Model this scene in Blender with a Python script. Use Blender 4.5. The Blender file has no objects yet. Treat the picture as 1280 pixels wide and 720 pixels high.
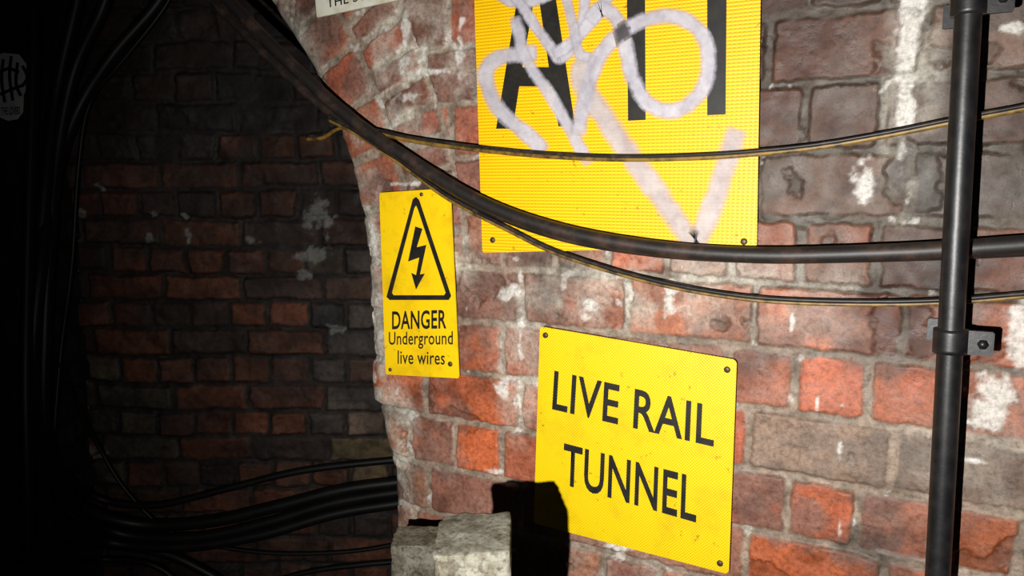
import bpy, bmesh, math, random
import numpy as np
from mathutils import Vector, noise as mnoise
random.seed(4)
SC = bpy.context.scene
try:
    SC.view_settings.view_transform = 'Standard'
except Exception: pass

# ------------------------------------------------------------ camera
F = 950.0; D = 0.97
YAW = math.radians(27.5); PIT = math.radians(7.8)
s_, c_ = math.sin(YAW), math.cos(YAW); sp, cp = math.sin(PIT), math.cos(PIT)
CAM = Vector((0, -D, 0))
FWD = Vector((-s_*cp, c_*cp, -sp)); RGT = Vector((c_, s_, 0)); UPV = RGT.cross(FWD)
cam = bpy.data.cameras.new('camera'); co = bpy.data.objects.new('camera', cam)
SC.collection.objects.link(co); co.location = CAM
co.rotation_euler = FWD.to_track_quat('-Z', 'Y').to_euler()
cam.sensor_width = 36; cam.lens = F/1280*36; cam.clip_start = 0.01
SC.camera = co

def ray(px, py):
    return FWD + RGT*((px-640)/F) + UPV*((360-py)/F)
def hit(px, py, P0, N):
    d = ray(px, py); return CAM + d*((P0-CAM).dot(N)/d.dot(N))
NF = Vector((0, -1, 0))
def W(px, py, off=0.0):                 # point on the front brick wall, off metres proud of it
    return hit(px, py, Vector((0, -off, 0)), NF)
BA = Vector((-2.038, .336, 0)); BB = Vector((-.70, 1.034, 0))
BD = (BB-BA).normalized(); BN = Vector((BD.y, -BD.x, 0))
def B(px, py, off=0.0):
    return hit(px, py, BA+BN*off, BN)
LA = BA.copy(); LB = Vector((-1.60, -.72, 0)); LD = (LB-LA).normalized(); LN = Vector((-LD.y, LD.x, 0))
if LN.x < 0: LN = -LN
def L(px, py, off=0.0):
    return hit(px, py, LA+LN*off, LN)

# ------------------------------------------------------------ helpers
def lin(r, g, b):
    def f(v):
        v /= 255.0
        return v/12.92 if v <= .04045 else ((v+.055)/1.055)**2.4
    return (f(r), f(g), f(b))
def link(o, parent=None):
    SC.collection.objects.link(o)
    if parent: o.parent = parent
    return o
def empty(name):
    e = bpy.data.objects.new(name, None); e.empty_display_size = .05
    return link(e)
def mesh_obj(name, verts, faces, mat=None, parent=None, smooth=False):
    m = bpy.data.meshes.new(name); m.from_pydata([tuple(v) for v in verts], [], faces); m.update()
    if smooth:
        for p in m.polygons: p.use_smooth = True
    if mat: m.materials.append(mat)
    return link(bpy.data.objects.new(name, m), parent)

def hsh(ix, iy, seed):
    ix = np.asarray(ix).astype(np.int64); iy = np.asarray(iy).astype(np.int64)
    n = (ix*374761393 + iy*668265263 + seed*144269504) & 0xffffffff
    n = ((n ^ (n >> 13))*1274126177) & 0xffffffff
    n = ((n ^ (n >> 15))*1103515245) & 0xffffffff
    n = n ^ (n >> 16)
    return n/4294967296.0
def vn(x, y, seed=0):
    xi = np.floor(x); yi = np.floor(y); fx = x-xi; fy = y-yi
    fx = fx*fx*(3-2*fx); fy = fy*fy*(3-2*fy)
    a = hsh(xi, yi, seed); b = hsh(xi+1, yi, seed); c = hsh(xi, yi+1, seed); d = hsh(xi+1, yi+1, seed)
    return (a*(1-fx)+b*fx)*(1-fy)+(c*(1-fx)+d*fx)*fy
def fbm(x, y, seed=0, o=4):
    r = 0; a = .5; t = 0
    for i in range(o):
        r = r+a*vn(x*2**i+i*7.3, y*2**i+i*3.1, seed+i); t += a; a *= .55
    return r/t
def sst(x, a, b):
    t = np.clip((x-a)/(b-a), 0, 1); return t*t*(3-2*t)

# ------------------------------------------------------------ materials
def newmat(name):
    m = bpy.data.materials.new(name); m.use_nodes = True
    nt = m.node_tree; b = nt.nodes['Principled BSDF']; return m, nt, b
def N(nt, t, **kw):
    n = nt.nodes.new(t)
    for k, v in kw.items():
        if hasattr(n, k): setattr(n, k, v)
        else: n.inputs[k].default_value = v
    return n
def ramp(nt, fac, stops):
    r = nt.nodes.new('ShaderNodeValToRGB'); e = r.color_ramp.elements
    while len(e) < len(stops): e.new(.5)
    for i, (p, c) in enumerate(stops):
        e[i].position = p; e[i].color = (*c, 1) if len(c) == 3 else c
    nt.links.new(fac, r.inputs[0]); return r
def mixc(nt, fac, a, b, mode='MIX'):
    m = nt.nodes.new('ShaderNodeMix'); m.data_type = 'RGBA'; m.blend_type = mode
    for s, v in ((m.inputs[0], fac), (m.inputs[6], a), (m.inputs[7], b)):
        if isinstance(v, (int, float)): s.default_value = v
        elif isinstance(v, tuple): s.default_value = (*v[:3], 1)
        else: nt.links.new(v, s)
    return m.outputs[2]
def bump(nt, b, h, st, dist=.002):
    n = N(nt, 'ShaderNodeBump'); n.inputs['Strength'].default_value = st; n.inputs['Distance'].default_value = dist
    nt.links.new(h, n.inputs['Height']); nt.links.new(n.outputs[0], b.inputs['Normal'])

def wall_mat(name, rough=.55, spec=.5, fine=120, bs=.5):
    m, nt, b = newmat(name)
    at = N(nt, 'ShaderNodeAttribute'); at.attribute_name = 'Col'
    tc = N(nt, 'ShaderNodeTexCoord')
    n1 = N(nt, 'ShaderNodeTexNoise'); n1.inputs['Scale'].default_value = fine; n1.inputs['Detail'].default_value = 7; n1.inputs['Roughness'].default_value = .75
    nt.links.new(tc.outputs['Object'], n1.inputs['Vector'])
    r = ramp(nt, n1.outputs[0], [(.34, (.56, .54, .53)), (.5, (1, 1, 1)), (.68, (1.4, 1.4, 1.4))])
    col = mixc(nt, 1.0, at.outputs['Color'], r.outputs[0], 'MULTIPLY')
    nt.links.new(col, b.inputs['Base Color'])
    n2 = N(nt, 'ShaderNodeTexNoise'); n2.inputs['Scale'].default_value = fine*.25; n2.inputs['Detail'].default_value = 3
    nt.links.new(tc.outputs['Object'], n2.inputs['Vector'])
    rr = ramp(nt, n2.outputs[0], [(.35, (rough-.16,)*3), (.65, (rough+.2,)*3)])
    nt.links.new(rr.outputs[0], b.inputs['Roughness'])
    b.inputs['Specular IOR Level'].default_value = spec
    bump(nt, b, n1.outputs[0], bs, .003)
    return m

def simple(name, col, rough=.5, spec=.5, metal=0, col2=None, scale=40, lo=.4, hi=.65, bs=0):
    m, nt, b = newmat(name)
    b.inputs['Roughness'].default_value = rough; b.inputs['Specular IOR Level'].default_value = spec
    b.inputs['Metallic'].default_value = metal
    tc = N(nt, 'ShaderNodeTexCoord')
    n1 = N(nt, 'ShaderNodeTexNoise'); n1.inputs['Scale'].default_value = scale; n1.inputs['Detail'].default_value = 6; n1.inputs['Roughness'].default_value = .65
    nt.links.new(tc.outputs['Object'], n1.inputs['Vector'])
    c2 = col2 or tuple(v*.6 for v in col)
    r = ramp(nt, n1.outputs[0], [(lo, col), (hi, c2)])
    nt.links.new(r.outputs[0], b.inputs['Base Color'])
    if bs: bump(nt, b, n1.outputs[0], bs)
    return m

# ------------------------------------------------------------ brick height fields
def bricks(U, V, h, w, u0, v0, seed, warp=.005, mort=.0028):
    V2 = V+(vn(U*5, V*5, seed+50)-.5)*warp+(vn(U*22, V*22, seed+51)-.5)*warp*.5
    U2 = U+(vn(U*6+9, V*6, seed+52)-.5)*warp+(vn(U*25+9, V*25, seed+53)-.5)*warp*.5
    r = (V2-v0)/h; row = np.floor(r); fy = r-row
    st = (row.astype(int) % 2 == 0)
    jit = (hsh(row, row*0+3, seed)-.5)*.02
    ww = np.where(st, 2*w, w); off = u0+np.where(st, 0, w/2)+jit*np.where(st, .4, 1)
    cc = (U2-off)/ww; col = np.floor(cc); fx = cc-col
    H = [hsh(row*3+k, col, seed+k*11) for k in range(5)]
    m = mort+.0018*H[4]+(fbm(U*60, V*60, seed+60, 3)-.5)*.007
    dx = np.minimum(fx, 1-fx)*ww-m; dy = np.minimum(fy, 1-fy)*h-m*(.75+.5*H[3])
    rc = .006
    a = np.maximum(0, rc-dx); b = np.maximum(0, rc-dy)
    d = rc-np.sqrt(a*a+b*b)
    cu = (col+.5)*ww+off; cv = (row+.5)*h+v0
    tilt = (fx-.5)*(H[2]-.5)*.007+(fy-.5)*(H[3]-.5)*.006
    return d, H, cu, cv, tilt, row, col

def grid_mesh(name, P, C, keep, mat):
    ny, nx = keep.shape
    idx = np.arange(ny*nx).reshape(ny, nx)
    k = keep[:-1, :-1] & keep[1:, :-1] & keep[:-1, 1:] & keep[1:, 1:]
    q = np.stack([idx[:-1, :-1][k], idx[:-1, 1:][k], idx[1:, 1:][k], idx[1:, :-1][k]], 1)
    used = np.zeros(ny*nx, bool); used[q.ravel()] = True
    remap = np.cumsum(used)-1; q = remap[q]
    P = P.reshape(-1, 3)[used]; C = C.reshape(-1, 3)[used]
    m = bpy.data.meshes.new(name)
    m.vertices.add(len(P)); m.vertices.foreach_set('co', P.astype(np.float32).ravel())
    m.loops.add(q.size); m.loops.foreach_set('vertex_index', q.astype(np.int32).ravel())
    m.polygons.add(len(q)); m.polygons.foreach_set('loop_start', np.arange(0, q.size, 4, dtype=np.int32))
    m.polygons.foreach_set('loop_total', np.full(len(q), 4, np.int32))
    m.polygons.foreach_set('use_smooth', np.ones(len(q), bool))
    at = m.color_attributes.new('Col', 'FLOAT_COLOR', 'POINT')
    at.data.foreach_set('color', np.concatenate([C, np.ones((len(C), 1))], 1).astype(np.float32).ravel())
    m.update(calc_edges=True); m.validate()
    m.materials.append(mat)
    return link(bpy.data.objects.new(name, m))

def pick(pal, h):
    pal = np.array([lin(*c) for c in pal]); return pal[np.minimum((h*len(pal)).astype(int), len(pal)-1)]

# ---- front wall
FLOOR = -1.4; CEIL = .8
xs = np.concatenate([np.arange(-2.3, -1.12, .009), np.arange(-1.12, .16, .002), np.arange(.16, 1.3, .009)])
zs = np.concatenate([np.arange(FLOOR, -.66, .009), np.arange(-.66, .37, .002), np.arange(.37, CEIL+.01, .009)])
X, Z = np.meshgrid(xs, zs)
AC = (-1.513, -.2); R = .736
h, w = .08, .082
pv = W(1040, 443); pu = W(941, 480)
d1, H1, cu1, cv1, t1, r1, k1 = bricks(X, Z, h, w, pu.x, pv.z, 7)
rad = np.hypot(X-AC[0], Z-AC[1]); ang = np.arctan2(Z-AC[1], X-AC[0])
d2, H2, cu2, cv2, t2, r2, k2 = bricks(ang*R, rad, .105, .038, 0, R, 31, mort=.004)
ring = (Z > AC[1]+.10) & (rad < R+.2)
ringd = np.where(Z > AC[1]+.10, np.abs(rad-(R+.2)), 1)
def sel(a, b): return np.where(ring, b, a)
d = sel(d1, d2); H = [sel(a, b) for a, b in zip(H1, H2)]; tl = sel(t1, t2)
bx = sel(cu1, AC[0]+cv2*np.cos(cu2/R)); bz = sel(cv1, AC[1]+cv2*np.sin(cu2/R))
d = np.where(ringd < .005, -.01, d)
# jamb edge
ep = [W(453, 415), W(456, 500), W(465, 528), W(481, 590), W(485, 640), W(489, 720), W(491, 800)]
ez = np.array([p.z for p in ep])[::-1]; ex = np.array([p.x for p in ep])[::-1]
edgeX = np.interp(Z, ez, ex)
e = np.where(Z > AC[1], rad-R, X-edgeX)
e = np.where(X < -1.52, np.where(Z > AC[1], rad-R, -1), e)
ecl = e.copy()
e = e+(fbm(X*16, Z*16, 91, 3)-.5)*.014-np.where(Z < AC[1], .004*hsh(np.floor((Z-pv.z)/h), 0*Z, 5), 0)
keep = (e > 0)
cov = sst(d, 0.0, .0035)
face = (H[0]-.5)*.0045+tl+(fbm(X*35, Z*35, 12, 5)-.5)*.004
spall = sst(fbm(X*14, Z*14, 77, 5), .61, .67)          # broken brick faces
face = face+spall*.005
mort = .006+(fbm(X*50, Z*50, 13, 4)-.5)*.006
slop = sst(fbm(X*9+3, Z*9, 78, 4), .50, .62)           # mortar smeared over the joints
mort = mort-slop*.004
Y = mort*(1-cov)+face*cov
re = .04
q = np.clip(1-e/re, 0, 1)
Y = Y+re*(1-np.sqrt(np.maximum(0, 1-q*q)))*.9
# colours
pal_mid = [(152, 94, 72), (158, 92, 66), (142, 100, 80), (134, 94, 78), (164, 94, 66), (148, 102, 82), (128, 88, 76)]
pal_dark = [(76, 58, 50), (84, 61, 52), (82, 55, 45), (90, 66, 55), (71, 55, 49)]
pal_red = [(154, 84, 60), (158, 88, 60), (144, 82, 60), (146, 92, 72), (156, 80, 54), (134, 86, 70)]
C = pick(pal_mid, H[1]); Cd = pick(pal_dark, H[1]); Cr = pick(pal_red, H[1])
def fld(px, py, rx, ry, x=None, z=None):
    p = W(px, py); x = bx if x is None else x; z = bz if z is None else z
    return ((x-p.x)/rx)**2+((z-p.z)/ry)**2
hr = (H[2]-.5)*.5
wr = (fld(1040, 560, .22, .16)+hr*1.4 < 1)[..., None]; C = np.where(wr, Cr, C)
wr = (fld(620, 450, .13, .16)+hr < 1)[..., None]; C = np.where(wr, Cr, C)
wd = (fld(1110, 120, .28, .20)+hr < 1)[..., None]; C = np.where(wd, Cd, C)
wr = ((bx < W(600, 200).x) & (bz > W(500, 260).z))[..., None]
C = np.where(wr, pick([(148, 84, 64), (124, 80, 66), (152, 92, 70), (110, 77, 66)], H[1]), C)
def brickat(px, py, col):
    global C
    p = W(px, py)
    j = np.argmin(np.abs(zs-p.z)); i = np.argmin(np.abs(xs-p.x))
    mask = (np.abs(bx-bx[j, i]) < 1e-6) & (np.abs(bz-bz[j, i]) < 1e-6)
    C = np.where(mask[..., None], np.array(lin(*col)), C)
for a in [(1040, 487, (156, 84, 58)), (1025, 575, (120, 98, 86)), (1120, 590, (126, 85, 70)), (1030, 640, (172, 90, 56)), (940, 560, (130, 110, 96)),
          (940, 390, (128, 106, 92)), (1040, 400, (156, 90, 64)), (1140, 410, (134, 80, 60)), (870, 380, (138, 96, 78)), (790, 375, (152, 94, 68)),
          (1240, 600, (112, 93, 81)), (1230, 640, (152, 86, 56)), (600, 545, (180, 94, 56)), (625, 480, (168, 90, 58)), (625, 415, (160, 90, 62)),
          (1250, 330, (100, 65, 52)), (1060, 310, (116, 72, 54)), (950, 700, (128, 88, 74)), (1100, 700, (160, 86, 54)),
          (1120, 500, (146, 82, 58)), (960, 620, (146, 86, 64)), (1100, 130, (80, 60, 52)), (1000, 310, (118, 72, 55)), (900, 480, (128, 94, 80))]:
    brickat(*a)
vz = fbm(X*24, Z*24, 15, 5)[..., None]
C = C*(.42+1.16*vz)*np.array([1.05, .98, .91])
gr = C.mean(-1, keepdims=True)
gm = sst(fbm(X*13+2, Z*16, 17, 5), .48, .66)[..., None]*.55       # grime on the faces
C = C*(1-gm)+gr*np.array([1.14, .93, .80])*gm*.62
C = C*(1-.35*spall[..., None])
edge_d = np.exp(-np.maximum(d, 0)/.004)[..., None]
C = C*(1-.38*edge_d)
mc = np.array(lin(138, 120, 104))*(.35+1.1*fbm(X*45, Z*45, 16, 4)[..., None])
cw = cov[..., None]
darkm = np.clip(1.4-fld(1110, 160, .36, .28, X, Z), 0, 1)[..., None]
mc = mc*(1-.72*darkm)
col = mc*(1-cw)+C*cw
# lime bloom haze; mid-wall and upper-right entries also paint in torch glare
hz = np.zeros_like(X)
for (a, b, rx, ry, st) in [(520, 90, .13, .14, .65), (462, 400, .04, .30, 1.3), (490, 540, .06, .10, .9), (760, 370, .2, .055, .6), (560, 320, .08, .05, .55),
                      (650, 470, .06, .12, .5), (880, 350, .2, .055, .5), (1000, 370, .12, .07, .3), (760, 700, .12, .05, .3), (1220, 560, .08, .1, .2), (1140, 100, .035, .22, .4)]:
    f = 1-fld(a, b, rx, ry, X, Z)
    hz = np.maximum(hz, st*np.clip(f*1.3, 0, 1))
hz = np.maximum(hz, 1.35*np.clip(1-ecl/.06, 0, 1)*sst(Z, -.75, -.5))       # old whitewash on the rounded arris
hzn = np.clip(hz*sst(fbm(X*22, Z*22, 21, 6), .32, .58)*(.5+.5*vn(X*90, Z*90, 29)+.35*(1-cov))+.06*sst(fbm(X*8, Z*8, 22, 4), .45, .7), 0, .85)[..., None]
col = col*(1-hzn)+np.array(lin(184, 178, 164))*hzn
wp = np.full_like(X, -1.0)  # white patches; upper-right streaks are wet-sheen highlights painted into the colour
for (a, b, rx, ry) in [(1140, 30, .013, .09), (1132, 140, .010, .07), (1080, 232, .014, .028), (1240, 505, .020, .045), (1275, 425, .018, .04), (1262, 35, .025, .006),
                      (650, 425, .008, .06), (628, 485, .018, .016), (730, 378, .028, .014), (838, 372, .014, .03), (775, 683, .022, .007), (990, 405, .004, .035),
                      (1022, 500, .003, .018), (1050, 655, .004, .012), (1068, 652, .003, .016), (1050, 560, .003, .016), (540, 90, .05, .006), (505, 55, .010, .05), (520, 120, .045, .014),
                      (640, 365, .028, .012), (465, 300, .012, .06), (462, 430, .01, .1), (620, 590, .025, .010), (1225, 578, .025, .004), (575, 60, .008, .05), (500, 230, .04, .005)]:
    f = 1.1-np.sqrt(fld(a, b, rx, ry, X, Z))
    wp = np.maximum(wp, np.clip(f, -1, 1.2))
wn = fbm(X*60, Z*60, 24, 5)-.5; wn2 = fbm(X*20, Z*20, 25, 3)-.5
wm = sst(wp+wn*2.2+wn2*1.0, .2, .75)[..., None]*.8
sc_ = sst(fbm(X*38, Z*38, 27, 5)-.12*cov+.10*hz-.05*darkm[..., 0], .69, .74)[..., None]*.5
wm = np.maximum(wm, sc_)
col = col*(1-wm)+np.array(lin(204, 200, 192))*wm
sm = sst(fbm(X*7+5, Z*11, 26, 5), .52, .74)[..., None]*.5
col = col*(1-sm*(1-wm*.6))
Y = Y-wm[..., 0]*.0008
P = np.stack([X, Y, Z], -1)
m_front = wall_mat('front_brick', rough=.50, spec=.4, fine=150, bs=.35)
grid_mesh('wall_front', P, col, keep, m_front)

# arch / jamb reveal
def strip_brick_mat(name, c1, c2, cm):
    m, nt, b = newmat(name)
    uv = N(nt, 'ShaderNodeUVMap')
    br = N(nt, 'ShaderNodeTexBrick'); br.inputs['Scale'].default_value = 1
    br.inputs['Color1'].default_value = (*lin(*c1), 1); br.inputs['Color2'].default_value = (*lin(*c2), 1); br.inputs['Mortar'].default_value = (*lin(*cm), 1)
    br.inputs['Brick Width'].default_value = .17; br.inputs['Row Height'].default_value = .08; br.inputs['Mortar Size'].default_value = .006
    nt.links.new(uv.outputs[0], br.inputs['Vector']); nt.links.new(br.outputs[0], b.inputs['Base Color'])
    b.inputs['Roughness'].default_value = .8
    bump(nt, b, br.outputs['Fac'], -.6, .006); return m
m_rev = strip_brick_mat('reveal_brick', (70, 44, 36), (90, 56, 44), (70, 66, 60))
prof = [(ex[i]+.010, ez[i]) for i in range(len(ez))]
prof = [(prof[0][0], FLOOR)]+prof
for a in range(0, 122, 4):
    t = math.radians(a); prof.append((AC[0]+(R+.010)*math.cos(t), AC[1]+(R+.010)*math.sin(t)))
vv = []; ff = []; uvs = []; acc = 0
for i, (x, z) in enumerate(prof):
    if i: acc += math.hypot(x-prof[i-1][0], z-prof[i-1][1])
    vv += [(x, .026, z), (x, .24, z)]; uvs += [(0, acc), (.22, acc)]
    if i: ff.append((2*i-2, 2*i-1, 2*i+1, 2*i))
rv = mesh_obj('trim_arch_reveal', vv, ff, m_rev)
ul = rv.data.uv_layers.new(name='UVMap')
for lp in rv.data.loops: ul.data[lp.index].uv = uvs[lp.vertex_index]

# ---- back wall of the recess
def side_wall(name, A, Bp, step, h, w, seed, shade, zmin=FLOOR, zmax=CEIL):
    Ln = (Bp-A).length; dr = (Bp-A).normalized()
    nrm = BN if name == 'wall_back' else LN
    us = np.arange(0, Ln, step); zz = np.arange(zmin, zmax, step)
    U, V = np.meshgrid(us, zz)
    d, H, cu, cv, tl, row, kk = bricks(U, V, h, w, .03, -.013, seed, warp=.016, mort=.0035)
    cov = sst(d, 0, .006)
    out = cov*(.009+(H[0]-.5)*.014+tl*2.2)+(fbm(U*25, V*25, seed+1, 4)-.5)*.014
    C = shade(U, V, cu, cv, H, cov)
    P = np.stack([A.x+dr.x*U+nrm.x*out, A.y+dr.y*U+nrm.y*out, V], -1)
    return grid_mesh(name, P, C, np.ones_like(U, bool), wall_mat(name+'_brick', rough=.66, spec=.3, fine=70, bs=.8))
def buv(px, py):
    p = B(px, py); return (p-BA).dot(BD), p.z
def shade_back(U, V, cu, cv, H, cov):
    C = pick([(96, 62, 50), (106, 66, 48), (84, 58, 48), (72, 55, 50), (102, 66, 50), (114, 68, 50), (64, 52, 48)], H[1])
    def reg(px, py, rx, ry, pal, j=.6):
        nonlocal C
        u, v = buv(px, py)
        msk = (((cu-u)/rx)**2+((cv-v)/ry)**2+(H[2]-.5)*j < 1)[..., None]
        C = np.where(msk, pick(pal, H[1]), C)
    reg(260, 420, .24, .30, [(122, 74, 54), (130, 78, 56), (108, 70, 56), (118, 77, 60), (84, 64, 56), (112, 70, 54)])
    reg(425, 440, .14, .42, [(92, 82, 74), (78, 70, 64), (102, 88, 74), (66, 60, 58), (98, 74, 62)])
    reg(125, 520, .14, .22, [(140, 122, 96), (112, 98, 80), (130, 104, 80), (92, 80, 68)])
    reg(460, 575, .12, .10, [(140, 120, 82), (126, 106, 76), (112, 94, 80)])
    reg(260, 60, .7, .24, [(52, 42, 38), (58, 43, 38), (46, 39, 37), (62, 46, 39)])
    C = C*(.25+1.4*fbm(U*16, V*16, 41, 5)[..., None])*.88
    mc = np.array(lin(46, 40, 37))*(.4+1.2*fbm(U*20, V*20, 42, 3)[..., None])
    gm = sst(fbm(U*9, V*12, 46, 5), .42, .62)[..., None]*.55
    C = C*(1-gm)+np.array(lin(44, 39, 36))*gm
    col = mc*(1-cov[..., None])+C*cov[..., None]
    wp = np.full_like(U, -1.0)
    for (a, b, rx, ry) in [(104, 266, .03, .02), (130, 238, .02, .025), (196, 268, .02, .02), (190, 296, .018, .02), (237, 300, .012, .03), (318, 300, .03, .02),
                          (232, 268, .015, .01), (400, 270, .05, .05), (395, 320, .06, .03), (420, 410, .03, .02), (120, 560, .05, .03), (380, 345, .02, .02), (90, 570, .03, .03)]:
        u, v = buv(a, b); wp = np.maximum(wp, 1.0-np.sqrt(((U-u)/rx)**2+((V-v)/ry)**2))
    wm = sst(wp+(fbm(U*40, V*40, 43, 4)-.5)*2.4, .3, .7)[..., None]*.6
    col = col*(1-wm)+np.array(lin(165, 165, 158))*wm
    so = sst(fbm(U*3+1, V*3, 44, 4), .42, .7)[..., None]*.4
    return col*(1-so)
def shade_left(U, V, cu, cv, H, cov):
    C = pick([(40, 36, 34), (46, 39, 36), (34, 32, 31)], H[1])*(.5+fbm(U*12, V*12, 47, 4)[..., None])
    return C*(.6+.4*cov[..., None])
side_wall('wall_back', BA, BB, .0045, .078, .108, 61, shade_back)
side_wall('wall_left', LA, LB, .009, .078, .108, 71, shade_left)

# floor / ceiling
m_fl = simple('ballast_floor', lin(60, 54, 48), .9, .3, col2=lin(30, 28, 26), scale=25, bs=.6)
def slab(name, x0, x1, y0, y1, z0, z1, mat, parent=None, bev=0):
    bm = bmesh.new(); bmesh.ops.create_cube(bm, size=1)
    for v in bm.verts: v.co = Vector(((x0+x1)/2+v.co.x*(x1-x0), (y0+y1)/2+v.co.y*(y1-y0), (z0+z1)/2+v.co.z*(z1-z0)))
    if bev: bmesh.ops.bevel(bm, geom=bm.edges[:], offset=bev, segments=2, affect='EDGES')
    m = bpy.data.meshes.new(name); bm.to_mesh(m); bm.free(); m.materials.append(mat)
    return link(bpy.data.objects.new(name, m), parent)
slab('floor', -2.4, 1.4, -1.9, 1.15, FLOOR-.05, FLOOR, m_fl)
slab('ceiling', -2.4, 1.4, -1.9, 1.15, CEIL, CEIL+.05, simple('sooty_ceiling', lin(40, 36, 34), .9, .3, scale=12, bs=.5))

# ------------------------------------------------------------ signs
def yellow_mat(name, base, dark, mode, pitch, dirt=.25):
    m, nt, b = newmat(name)
    tc = N(nt, 'ShaderNodeTexCoord'); sx = N(nt, 'ShaderNodeSeparateXYZ'); nt.links.new(tc.outputs['Object'], sx.inputs[0])
    def sinw(out, p):
        a = N(nt, 'ShaderNodeMath', operation='MULTIPLY'); nt.links.new(out, a.inputs[0]); a.inputs[1].default_value = 2*math.pi/p
        s = N(nt, 'ShaderNodeMath', operation='SINE'); nt.links.new(a.outputs[0], s.inputs[0]); return s.outputs[0]
    sz = sinw(sx.outputs[2], pitch); sxw = sinw(sx.outputs[0], pitch if mode == 'dots' else pitch*1.3)
    mm = N(nt, 'ShaderNodeMath', operation='MULTIPLY'); nt.links.new(sz, mm.inputs[0]); nt.links.new(sxw, mm.inputs[1])
    if mode == 'ribs':
        ad = N(nt, 'ShaderNodeMath', operation='MULTIPLY_ADD'); nt.links.new(mm.outputs[0], ad.inputs[0]); ad.inputs[1].default_value = .6; nt.links.new(sz, ad.inputs[2])
        pat = ad.outputs[0]
    else: pat = mm.outputs[0]
    mr = N(nt, 'ShaderNodeMapRange'); mr.inputs[1].default_value = -1; mr.inputs[2].default_value = 1; nt.links.new(pat, mr.inputs[0])
    if mode == 'plain': mr.inputs[3].default_value = 1; mr.inputs[4].default_value = 1
    c = mixc(nt, mr.outputs[0], dark, base)
    n1 = N(nt, 'ShaderNodeTexNoise'); n1.inputs['Scale'].default_value = 16; n1.inputs['Detail'].default_value = 8; n1.inputs['Roughness'].default_value = .72
    nt.links.new(tc.outputs['Object'], n1.inputs['Vector'])
    r1 = ramp(nt, n1.outputs[0], [(.48, (0, 0, 0)), (.78, (1, 1, 1))])
    g = N(nt, 'ShaderNodeMath', operation='MULTIPLY'); nt.links.new(r1.outputs[0], g.inputs[0]); g.inputs[1].default_value = dirt*2
    c = mixc(nt, g.outputs[0], c, lin(150, 110, 10))
    n2 = N(nt, 'ShaderNodeTexNoise'); n2.inputs['Scale'].default_value = 110; n2.inputs['Detail'].default_value = 4
    nt.links.new(tc.outputs['Object'], n2.inputs['Vector'])
    r2 = ramp(nt, n2.outputs[0], [(.68, (0, 0, 0)), (.74, (1, 1, 1))])
    g2 = N(nt, 'ShaderNodeMath', operation='MULTIPLY'); nt.links.new(r2.outputs[0], g2.inputs[0]); g2.inputs[1].default_value = .55
    c = mixc(nt, g2.outputs[0], c, lin(90, 70, 20))
    nt.links.new(c, b.inputs['Base Color']); b.inputs['Roughness'].default_value = .42
    b.inputs['Specular IOR Level'].default_value = .45
    if mode != 'plain': bump(nt, b, mr.outputs[0], .4, .0008)
    return m
m_big = yellow_mat('ribbed_yellow', lin(250, 206, 0), lin(214, 152, 0), 'ribs', .0044, .08)
m_live = yellow_mat('dotted_yellow', lin(248, 216, 2), lin(200, 160, 0), 'dots', .0042, .2)
m_dang = yellow_mat('plain_yellow', lin(238, 196, 8), lin(238, 196, 8), 'plain', .004, .32)
m_blk = simple('black_print', lin(20, 18, 16), .5, .4, col2=lin(36, 32, 26), scale=60)
m_wht = simple('white_enamel', lin(225, 222, 205), .5, .4, col2=lin(190, 180, 150), scale=30)
m_scr = simple('rusty_screw', lin(90, 76, 56), .5, .5, metal=.6, scale=200)

def bil(Q, s, t):
    return (Q[0]*(1-s)+Q[1]*s)*(1-t)+(Q[3]*(1-s)+Q[2]*s)*t
def plate(name, corners, off, th, mat, parent, rad=.03):
    Q = [W(x, y, off) for x, y in corners]
    out = []
    for cx, cy, a0 in ((rad, rad, 180), (1-rad, rad, 270), (1-rad, 1-rad, 0), (rad, 1-rad, 90)):
        for k in range(5):
            a = math.radians(a0+k*22.5); out.append(bil(Q, cx+rad*math.cos(a), cy+rad*math.sin(a)))
    n = len(out)
    vs = out+[v+Vector((0, th, 0)) for v in out]
    fs = [tuple(range(n-1, -1, -1)), tuple(range(n, 2*n))]+[(i, (i+1) % n, (i+1) % n+n, i+n) for i in range(n)]
    o = mesh_obj(name, vs, fs, mat, parent)
    bm = bmesh.new(); bm.from_mesh(o.data); bmesh.ops.recalc_face_normals(bm, faces=bm.faces); bm.to_mesh(o.data); bm.free()
    return o
def poly(name, pts, off, mat, parent):
    v = [W(x, y, off) for x, y in pts]
    return mesh_obj(name, v, [tuple(range(len(v)))], mat, parent)
def text(name, s, corners, off, mat, parent, bold=0.0, hitf=None):
    cu = bpy.data.curves.new(name, 'FONT'); cu.body = s; cu.size = 1; cu.offset = bold; cu.resolution_u = 4; cu.space_character = 1.04
    o = bpy.data.objects.new(name+'_tmp', cu); SC.collection.objects.link(o)
    bpy.context.view_layer.update()
    me = bpy.data.meshes.new_from_object(o.evaluated_get(bpy.context.evaluated_depsgraph_get()))
    bpy.data.objects.remove(o)
    xs_ = [v.co.x for v in me.vertices]; ys_ = [v.co.y for v in me.vertices]
    x0, x1, y0, y1 = min(xs_), max(xs_), min(ys_), max(ys_)
    Q = [(hitf or W)(x, y, off) for x, y in corners]
    for v in me.vertices:
        v.co = bil(Q, (v.co.x-x0)/(x1-x0), (y1-v.co.y)/(y1-y0))
    me.materials.clear(); me.materials.append(mat); me.name = name
    return link(bpy.data.objects.new(name, me), parent)
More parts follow.
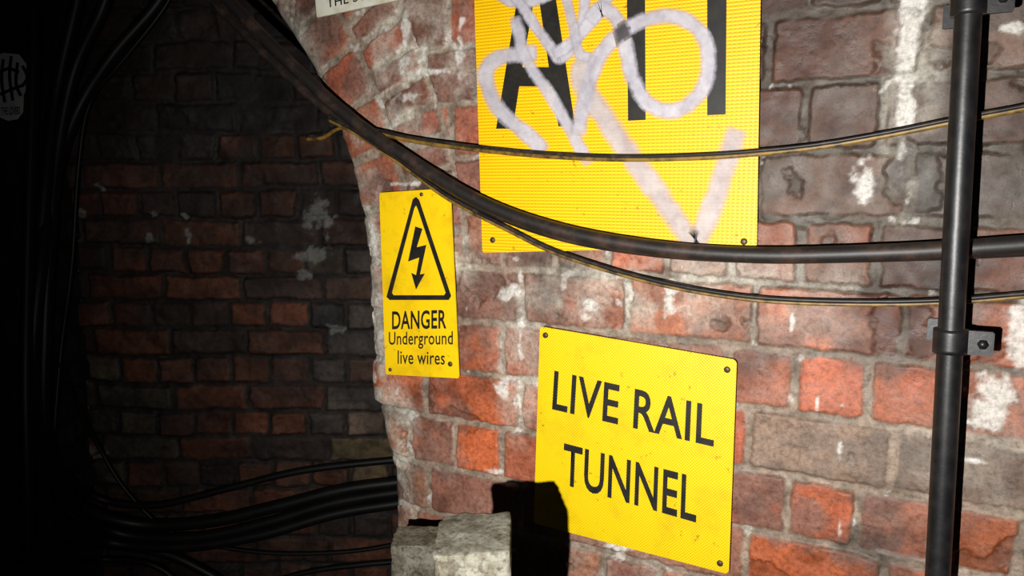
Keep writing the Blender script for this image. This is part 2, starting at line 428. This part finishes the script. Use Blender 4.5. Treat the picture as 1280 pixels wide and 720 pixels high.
def screw(px, py, off, parent, r=.0042):
    p = W(px, py, off)
    vs = []; n = 14
    for rr, dy in ((r, 0), (r, -.0012), (r*.6, -.0022)):
        for k in range(n): vs.append(p+Vector((rr*math.cos(k*2*math.pi/n), dy, rr*math.sin(k*2*math.pi/n))))
    fs = [(i, (i+1) % n, (i+1) % n+n, i+n) for i in range(n)]+[(i+n, (i+1) % n+n, (i+1) % n+2*n, i+2*n) for i in range(n)]+[tuple(range(2*n, 3*n))]
    return mesh_obj('screw', vs, fs, m_scr, parent, True)

SO = .012
# big sign
e = empty('large_yellow_warning_sign')
plate('sign_plate', [(588, -150), (953, -150), (946, 308), (603, 316)], SO, .003, m_big, e, .008)
T = SO+.0004
poly('letter_a', [(620, 161), (656, -60), (686, -60), (719, 158), (698, 158), (690, 108), (649, 108), (641, 161)], T, m_blk, e)
poly('letter_a_counter', [(653, 84), (671, -20), (686, 84)], T+.0002, m_big, e)
poly('letter_t_stem', [(783, -70), (806, -70), (807, 150), (785, 151)], T, m_blk, e)
poly('letter_t_bar', [(742, -92), (848, -92), (848, -69), (742, -69)], T, m_blk, e)
poly('letter_i', [(884, -92), (909, -92), (907, 143), (884, 144)], T, m_blk, e)
screw(616, 300, SO, e); screw(930, 302, SO, e)

# danger sign
e = empty('danger_underground_live_wires_sign')
plate('sign_plate', [(474, 241), (563, 235), (574, 473), (482, 468)], SO, .002, m_dang, e, .02)
T = SO+.0004
def ringpoly(name, outer, inner, off, mat, parent):
    v = [W(x, y, off) for x, y in outer+inner]; n = len(outer)
    return mesh_obj(name, v, [(i, (i+1) % n, (i+1) % n+n, i+n) for i in range(n)], mat, parent)
ringpoly('triangle', [(516, 249), (520, 246), (524, 250), (564, 370), (561, 375), (487, 375), (483, 371)],
         [(518, 260), (520, 257), (522, 261), (557, 366), (555, 369), (492, 369), (490, 366)], T, m_blk, e)
poly('lightning_bolt', [(519, 283), (528, 286), (521, 309), (533, 306), (525, 343), (531, 342), (520, 362), (514, 341), (520, 344), (524, 322), (510, 327)], T, m_blk, e)
text('text_danger', 'DANGER', [(490, 389), (558, 387), (558, 411), (490, 412)], T, m_blk, e, .02)
text('text_underground', 'Underground', [(486, 415), (566, 414), (566, 436), (486, 436)], T, m_blk, e, .01)
text('text_live_wires', 'live wires', [(497, 438), (556, 439), (556, 456), (497, 455)], T, m_blk, e, .01)
screw(527, 243, SO, e, .003); screw(563, 455, SO, e, .004); screw(488, 462, SO, e, .003)

# live rail tunnel sign
e = empty('live_rail_tunnel_sign')
plate('sign_plate', [(675, 408), (921, 450), (911, 718), (667, 654)], SO+.001, .003, m_live, e, .02)
T = SO+.0015
text('text_live_rail', 'LIVE RAIL', [(693, 463), (894, 508), (892, 559), (690, 512)], T, m_blk, e, .014)
text('text_tunnel', 'TUNNEL', [(705, 554), (872, 597), (870, 654), (703, 606)], T, m_blk, e, .014)
screw(682, 419, SO+.001, e); screw(909, 462, SO+.001, e); screw(900, 704, SO+.001, e)

# cropped white notice
e = empty('white_enamel_notice')
plate('sign_plate', [(388, -70), (500, -82), (497, 0), (396, 22)], SO, .003, m_wht, e, .02)
text('notice_text', 'THE SOUTH', [(408, -2), (492, -20), (492, -8), (409, 10)], SO+.0005, m_blk, e, .01)
text('notice_text_heading', 'NOTICE', [(405, -50), (488, -62), (489, -30), (406, -14)], SO+.0005, m_blk, e, .01)

# ------------------------------------------------------------ spray tag on big sign
def cr(pts, n=10):
    P = [Vector(p) for p in pts]; P = [P[0]*2-P[1]]+P+[P[-1]*2-P[-2]]; out = []
    for i in range(1, len(P)-2):
        for k in range(n):
            t = k/n; a, b, c, d = P[i-1], P[i], P[i+1], P[i+2]
            out.append(.5*((2*b)+(c-a)*t+(2*a-5*b+4*c-d)*t*t+(3*b-a-3*c+d)*t**3))
    out.append(P[-2]); return out
m_spr, nt, b = newmat('silver_spray_paint')
uv = N(nt, 'ShaderNodeUVMap'); sx = N(nt, 'ShaderNodeSeparateXYZ'); nt.links.new(uv.outputs[0], sx.inputs[0])
tc = N(nt, 'ShaderNodeTexCoord')
nz = N(nt, 'ShaderNodeTexNoise'); nz.inputs['Scale'].default_value = 40; nz.inputs['Detail'].default_value = 6; nz.inputs['Roughness'].default_value = .7; nt.links.new(tc.outputs['Object'], nz.inputs['Vector'])
a1 = N(nt, 'ShaderNodeMath', operation='MULTIPLY_ADD'); nt.links.new(sx.outputs[0], a1.inputs[0]); a1.inputs[1].default_value = 2; a1.inputs[2].default_value = -1
a2 = N(nt, 'ShaderNodeMath', operation='ABSOLUTE'); nt.links.new(a1.outputs[0], a2.inputs[0])
a3 = N(nt, 'ShaderNodeMath', operation='MULTIPLY_ADD'); nt.links.new(nz.outputs[0], a3.inputs[0]); a3.inputs[1].default_value = .9; a3.inputs[2].default_value = .55
a4 = N(nt, 'ShaderNodeMath', operation='SUBTRACT'); nt.links.new(a3.outputs[0], a4.inputs[0]); nt.links.new(a2.outputs[0], a4.inputs[1])
mr = N(nt, 'ShaderNodeMapRange'); mr.inputs[1].default_value = 0.0; mr.inputs[2].default_value = .5; mr.inputs[3].default_value = 0; mr.inputs[4].default_value = 1.0
nt.links.new(a4.outputs[0], mr.inputs[0])
mu = N(nt, 'ShaderNodeMath', operation='MULTIPLY'); nt.links.new(mr.outputs[0], mu.inputs[0]); nt.links.new(sx.outputs[1], mu.inputs[1])
nt.links.new(mu.outputs[0], b.inputs['Alpha'])
rs = ramp(nt, nz.outputs[0], [(.35, lin(168, 162, 172)), (.65, lin(200, 196, 202))])
nt.links.new(rs.outputs[0], b.inputs['Base Color']); b.inputs['Roughness'].default_value = .6
strokes = [
 ([(618, -12), (640, 2), (668, 0), (700, -14)], 14, .88),
 ([(672, 66), (650, 68), (620, 74), (607, 92), (618, 128), (646, 158), (668, 176), (680, 190)], 18, .85),
 ([(644, 20), (650, 45), (656, 72), (690, 122), (716, 168), (737, 206)], 14, .8),
 ([(640, -10), (662, 22), (690, 62), (700, 74), (716, 58), (728, 28), (732, -12)], 13, .9),
 ([(690, 68), (712, 56), (742, 22), (768, -14)], 14, .9),
 ([(722, 170), (732, 120), (752, 66), (790, 32), (834, 20), (870, 34), (886, 70), (878, 112), (846, 138), (812, 130), (790, 96), (782, 56), (772, 26), (752, 10), (736, 28)], 18, .87),
 ([(738, 66), (726, 96), (744, 130), (776, 176), (812, 228), (848, 278), (868, 304), (884, 276), (900, 232), (912, 190), (922, 160)], 25, .68),
 ([(706, -10), (716, 30), (724, 66), (738, 72)], 12, .8),
]
vv = []; ff = []; uvl = []
for si, (pts, wd_, op) in enumerate(strokes):
    pp = cr([(x, y, 0) for x, y in pts], 10); off = SO+.0008+.00015*si; base = len(vv)
    for i, p in enumerate(pp):
        t = (pp[min(i+1, len(pp)-1)]-pp[max(i-1, 0)]).normalized(); n = Vector((-t.y, t.x, 0))*wd_*.66
        o_ = op*min(1, (i+1)/3, (len(pp)-i)/3)
        vv += [W(p.x+n.x, p.y+n.y, off), W(p.x-n.x, p.y-n.y, off)]; uvl += [(0, o_), (1, o_)]
        if i: k = base+2*i; ff.append((k-2, k-1, k+1, k))
g = mesh_obj('graffiti_tag', vv, ff, m_spr)
ul = g.data.uv_layers.new(name='UVMap')
for lp in g.data.loops: ul.data[lp.index].uv = uvl[lp.vertex_index]

# ------------------------------------------------------------ cables
def tube(name, pts, r, mat, parent=None, n=12, seg=10, wob=0):
    P = cr(pts, seg); vs = []; fs = []
    up = Vector((0, 0, 1))
    prev = None
    for i, p in enumerate(P):
        t = (P[min(i+1, len(P)-1)]-P[max(i-1, 0)]).normalized()
        if prev is None:
            a = t.cross(up if abs(t.z) < .9 else Vector((1, 0, 0))).normalized()
        else: a = (prev-t*prev.dot(t)).normalized()
        prev = a; b_ = t.cross(a)
        rr = r*(1+wob*mnoise.noise(p*30))
        for k in range(n):
            th = 2*math.pi*k/n; vs.append(p+a*(rr*math.cos(th))+b_*(rr*math.sin(th)))
        if i:
            for k in range(n):
                A_ = (i-1)*n+k; B_ = (i-1)*n+(k+1) % n; fs.append((A_, B_, B_+n, A_+n))
    fs.append(tuple(range(n-1, -1, -1))); fs.append(tuple(len(vs)-n+k for k in range(n)))
    return mesh_obj(name, vs, fs, mat, parent, True)
m_cab = simple('black_cable', lin(30, 26, 24), .5, .45, col2=lin(80, 58, 46), scale=22, lo=.48, hi=.78, bs=.3)
m_cab2 = simple('dusty_thin_cable', lin(130, 100, 40), .45, .5, col2=lin(44, 34, 22), scale=60, lo=.42, hi=.66)
m_cab3 = simple('thin_black_cable', lin(26, 24, 24), .45, .4, col2=lin(70, 58, 44), scale=50, lo=.5, hi=.75)
m_cdark = simple('sooty_cable', lin(16, 15, 15), .46, .35, col2=lin(26, 24, 23), scale=15)
def wpts(l): return [W(x, y, o) for x, y, o in l]
tube('thick_power_cable', wpts([(215, -75, .06), (276, -10, .055), (345, 62, .05), (430, 141, .04), (505, 195, .034), (600, 252, .034), (700, 288, .034), (820, 310, .034), (950, 319, .034), (1100, 316, .034), (1200, 311, .034), (1290, 305, .034), (1500, 290, .034)]), .0100, m_cab, n=16)
tube('thick_power_cable.001', wpts([(200, -60, .045), (262, -2, .04), (325, 62, .035), (390, 122, .03), (440, 160, .026), (478, 184, .024), (520, 208, .022), (600, 258, .022), (700, 295, .022), (820, 315, .022), (950, 322, .022), (1100, 320, .022), (1290, 312, .022), (1500, 298, .022)]), .0070, m_cab)
tc1 = empty('thin_cable'); tc2 = empty('thin_cable.001')
tube('yellow_core', wpts([(384, 174, .010), (404, 172, .014), (435, 159, .03), (520, 177, .024), (640, 192, .022), (760, 199, .022), (880, 197, .022), (1000, 187, .022), (1100, 171, .022), (1200, 151, .024), (1290, 134, .024), (1500, 90, .024)]), .0031, m_cab2, tc1)
tube('black_core', wpts([(384, 170, .012), (404, 168, .016), (435, 156, .034), (520, 173, .028), (640, 188, .026), (760, 195, .026), (880, 193, .026), (1000, 183, .026), (1100, 167, .026), (1200, 147, .028), (1290, 130, .028), (1500, 86, .028)]), .0022, m_cab3, tc1)
tube('yellow_core', wpts([(410, 150, .035), (445, 168, .03), (500, 205, .024), (560, 249, .022), (640, 291, .022), (700, 319, .02), (800, 350, .018), (900, 370, .018), (1000, 379, .018), (1150, 380, .018), (1290, 370, .018), (1500, 350, .018)]), .0024, m_cab2, tc2)
tube('black_core', wpts([(410, 146, .037), (445, 164, .032), (500, 201, .026), (560, 245, .024), (640, 287, .024), (700, 315, .022), (800, 346, .02), (900, 366, .02), (1000, 375, .02), (1150, 376, .02), (1290, 366, .02), (1500, 346, .02)]), .0026, m_cab3, tc2)

def BL(x, y, o):       # in the corner: stay clear of whichever of the two recess walls is nearer
    p = B(x, y, o); q_ = L(x, y, max(o*.55, .035))
    return q_ if ((q_-CAM).length < (p-CAM).length and x < 260 and (q_-CAM).dot(FWD) > 0) else p
def bpts(l): return [BL(x, y, o) for x, y, o in l]
cb = empty('cable_bundle')
runs = [
 ([(112, -60, .10), (92, 20, .10), (70, 120, .10), (56, 240, .10), (46, 360, .10), (42, 470, .10), (50, 560, .10), (90, 628, .09), (170, 655, .09), (260, 652, .08), (350, 632, .07), (430, 612, .06), (520, 600, .05)], .018),
 ([(150, -60, .13), (128, 10, .13), (92, 90, .12), (72, 190, .12), (62, 300, .12), (56, 420, .12), (56, 530, .11), (80, 612, .10), (140, 664, .09), (240, 672, .07), (330, 654, .06), (420, 628, .05), (520, 612, .05)], .016),
 ([(235, -60, .08), (196, 5, .08), (140, 70, .09), (96, 140, .10), (66, 230, .10), (50, 340, .14), (40, 450, .14), (40, 560, .13), (66, 640, .12), (130, 676, .10), (220, 684, .08), (320, 670, .07), (420, 642, .05), (520, 626, .04)], .016),
 ([(40, 500, .10), (66, 574, .10), (116, 620, .09), (190, 632, .08), (280, 612, .07), (380, 588, .06), (520, 572, .05)], .010),
 ([(20, 712, .2), (60, 690, .14), (120, 680, .09), (190, 688, .08), (240, 706, .08), (290, 740, .08), (320, 800, .08)], .014),
 ([(40, 760, .2), (70, 716, .14), (120, 700, .09), (190, 706, .08), (230, 740, .08), (250, 800, .08)], .009),
 ([(60, 430, .06), (84, 480, .05), (120, 552, .05), (160, 616, .05), (220, 668, .05), (320, 690, .05), (430, 690, .05), (520, 676, .05)], .006),
 ([(300, 740, .05), (380, 716, .05), (450, 706, .05), (520, 700, .05)], .008),
 ([(240, -60, .06), (205, 10, .06), (150, 80, .06), (112, 130, .05), (98, 210, .05), (90, 330, .05), (76, 440, .05), (66, 560, .05)], .006),
 ([(44, -60, .12), (42, 60, .12), (38, 200, .12), (34, 340, .14), (32, 480, .18), (34, 600, .2), (36, 760, .2)], .014),
]
for i, (p, r) in enumerate(runs): tube('strand_%d' % (i+1), bpts(p), r, m_cdark, cb)

# ------------------------------------------------------------ iron pole with clamps
m_iron = simple('black_iron', lin(15, 15, 17), .42, .5, metal=0, col2=lin(30, 28, 28), scale=50, bs=.2)
po = empty('iron_conduit_pole')
pa = W(1211, 0, .075); pb = W(1172, 720, .075); dv = (pb-pa).normalized()
bot = pa+dv*((FLOOR-pa.z)/dv.z); top = pa+dv*((CEIL-pa.z)/dv.z)
rp = .0122
def straight(name, a, b, r, mat, parent, n=24):
    return tube(name, [a, a.lerp(b, .33), a.lerp(b, .66), b], r, mat, parent, n=n, seg=2)
straight('pole', top, bot, rp, m_iron, po)
def clamp(py, k):
    px = 1211-39*py/720
    c = W(px, py, .075)
    straight('clamp_band_%d' % k, c-dv*.0125, c+dv*.0125, rp+.004, m_iron, po)
    slab('clamp_lug_%d' % k, c.x+rp*.6, c.x+rp+.026, c.y-.004, c.y+.004, c.z-.0125, c.z+.0125, m_iron, po, .0012)
    slab('clamp_arm_%d' % k, c.x-.005, c.x+.005, c.y+rp, -.004, c.z-.007, c.z+.007, m_iron, po, .001)
    slab('clamp_base_%d' % k, c.x-.02, c.x+.02, -.012, -.004, c.z-.012, c.z+.012, m_iron, po, .001)
    b0 = Vector((c.x+rp+.016, c.y-.004, c.z))
    straight('clamp_bolt_%d' % k, b0+Vector((0, .012, 0)), b0+Vector((0, -.005, 0)), .005, m_iron, po, n=6)
clamp(3, 1); clamp(426, 2)

# ------------------------------------------------------------ broken concrete posts
m_con, nt, b = newmat('broken_concrete')
tc = N(nt, 'ShaderNodeTexCoord'); n1 = N(nt, 'ShaderNodeTexNoise'); n1.inputs['Scale'].default_value = 46; n1.inputs['Detail'].default_value = 8; n1.inputs['Roughness'].default_value = .7
n2 = N(nt, 'ShaderNodeTexNoise'); n2.inputs['Scale'].default_value = 230; n2.inputs['Detail'].default_value = 4
for n_ in (n1, n2): nt.links.new(tc.outputs['Object'], n_.inputs['Vector'])
r1_ = ramp(nt, n1.outputs[0], [(.36, lin(52, 45, 34)), (.47, lin(84, 78, 64)), (.60, lin(114, 111, 99))])
r2_ = ramp(nt, n2.outputs[0], [(.36, (.5, .48, .45)), (.48, (1, 1, 1))])
nt.links.new(mixc(nt, 1.0, r1_.outputs[0], r2_.outputs[0], 'MULTIPLY'), b.inputs['Base Color']); b.inputs['Roughness'].default_value = .85
bump(nt, b, n1.outputs[0], .8, .003)
def rough_post(name, centre, wx, wy, ztop, yaw, seed, tilt=0, parent=None):
    bm = bmesh.new(); ns = 24; H_ = ztop-FLOOR
    nz = 130
    def ringpt(k, r):
        per = 4*ns; side = (k % per)//ns; t = (k % ns)/ns*2-1
        x, y = [(t, -1), (1, t), (-t, 1), (-1, -t)][side]
        q_ = (abs(x)**30+abs(y)**30)**(1/30); return x/q_*r, y/q_*r
    per = 4*ns; rings = []
    for j in range(nz+1):
        z = FLOOR+H_*(1-(1-j/nz)**2.6)
        rings.append([(ringpt(k, 1), z) for k in range(per)])
    for r in (.98, .9, .75, .6, .4, .2): rings.append([(ringpt(k, r), ztop+.0008) for k in range(per)])
    vs = []
    cs, sn = math.cos(yaw), math.sin(yaw)
    for rg in rings:
        row = []
        for (x, y), z in rg:
            x *= wx/2; y *= wy/2
            if z > ztop-.05: z += tilt*x/(wx/2)*max(0, (z-ztop+.05)/.05)
            p = Vector((centre.x+x*cs-y*sn, centre.y+x*sn+y*cs, z))
            nn = mnoise.noise(p*28+Vector((seed, 0, 0)))*.0014+mnoise.noise(p*90+Vector((seed, 3, 0)))*.0016
            chip = max(0, mnoise.noise(p*34+Vector((seed*2, 1, 5)))-.28)*.012
            dd = Vector((x*cs-y*sn, x*sn+y*cs, 0)); dd = dd.normalized() if dd.length > 1e-5 else Vector((0, 0, 0))
            p += dd*(nn-chip); p.z += nn*.7-(chip*.6 if z > ztop-.02 else 0)
            row.append(bm.verts.new(p))
        vs.append(row)
    for j in range(len(vs)-1):
        for k in range(per): bm.faces.new((vs[j][k], vs[j][(k+1) % per], vs[j+1][(k+1) % per], vs[j+1][k]))
    bm.faces.new(vs[-1])
    m = bpy.data.meshes.new(name); bm.to_mesh(m); bm.free(); m.materials.append(m_con)
    for p in m.polygons: p.use_smooth = True
    return link(bpy.data.objects.new(name, m), parent)
def at_depth(px, py, dep): return CAM+ray(px, py)*dep
a = at_depth(589, 668, .60)
rough_post('broken_concrete_post', Vector((a.x, a.y, 0))+Vector((-s_, c_, 0))*.04, .062, .078, a.z-.018, YAW, 3.1, .002)
a = at_depth(516, 686, 1.0)
rough_post('broken_concrete_post.001', Vector((a.x, a.y, 0))+Vector((-s_, c_, 0))*.035, .060, .06, a.z, YAW, 8.7, 0)

# ------------------------------------------------------------ left wall: torn sticker and box
st = empty('torn_tag_sticker')
outl = [(-14, 72), (4, 66), (24, 68), (36, 84), (40, 100), (33, 112), (30, 118), (29, 140), (22, 149), (10, 151), (-2, 146), (-12, 140)]
m_stk = simple('white_sticker', lin(250, 250, 248), .5, .4, col2=lin(225, 223, 220), scale=30)
mesh_obj('sticker_paper', [L(x, y, .030) for x, y in outl], [tuple(range(len(outl)))], m_stk, st)
def lstroke(pts, wd_, i):
    pp = cr([(x, y, 0) for x, y in pts], 5); v = []; f = []
    for k, p in enumerate(pp):
        t = (pp[min(k+1, len(pp)-1)]-pp[max(k-1, 0)]).normalized(); n = Vector((-t.y, t.x, 0))*wd_/2
        v += [L(p.x+n.x, p.y+n.y, .0306), L(p.x-n.x, p.y-n.y, .0306)]
        if k: f.append((2*k-2, 2*k-1, 2*k+1, 2*k))
    mesh_obj('ink_stroke_%d' % i, v, f, m_blk, st)
for i, s in enumerate([[(4, 74), (2, 100), (6, 128)], [(14, 70), (12, 95), (16, 126)], [(-4, 92), (10, 86), (24, 90)], [(22, 78), (20, 104), (26, 120)], [(0, 118), (14, 112), (30, 106)], [(28, 82), (34, 96), (28, 108)]]): lstroke(s, 4, i+1)
text('sticker_text', 'THE LOVERS', [(2, 134), (25, 133), (25, 143), (2, 144)], .0306, m_blk, st, .02, hitf=L)
bx_ = empty('junction_box')
m_box = simple('black_box_plastic', lin(30, 30, 32), .45, .4, col2=lin(38, 37, 38), scale=30)
zt = L(8, 580, .075).z
def obox(name, u0, u1, o0, o1, z0, z1, mat, parent):
    vs = []
    for z in (z0, z1):
        for u, o in ((u0, o0), (u1, o0), (u1, o1), (u0, o1)): p = LA+LD*u+LN*o; vs.append(Vector((p.x, p.y, z)))
    ob = mesh_obj(name, vs, [(0, 1, 2, 3), (4, 5, 6, 7), (0, 1, 5, 4), (1, 2, 6, 5), (2, 3, 7, 6), (3, 0, 4, 7)], mat, parent)
    bm = bmesh.new(); bm.from_mesh(ob.data); bmesh.ops.recalc_face_normals(bm, faces=bm.faces)
    bmesh.ops.bevel(bm, geom=bm.edges[:], offset=.004, segments=2, affect='EDGES'); bm.to_mesh(ob.data); bm.free()
ub = (L(20, 600, .075)-LA).dot(LD)
obox('box_body', ub, ub+.2, .015, .065, zt-.40, zt, m_box, bx_)
obox('box_lid', ub-.006, ub+.206, .065, .075, zt-.406, zt+.006, m_box, bx_)

# ------------------------------------------------------------ light: hand torch a little left of and below the lens
sd = bpy.data.lights.new('torch', 'SPOT'); so = bpy.data.objects.new('torch_light', sd); link(so)
so.location = CAM-RGT*.105-UPV*.072
tgt = W(830, 380)
so.rotation_euler = (tgt-so.location).to_track_quat('-Z', 'Y').to_euler()
sd.energy = 82; sd.spot_size = math.radians(104); sd.spot_blend = 1.0; sd.shadow_soft_size = .003; sd.color = (1, .985, .95)
wd = bpy.data.worlds.new('world'); SC.world = wd; wd.use_nodes = True
wd.node_tree.nodes['Background'].inputs[0].default_value = (.6, .7, 1, 1); wd.node_tree.nodes['Background'].inputs[1].default_value = .012
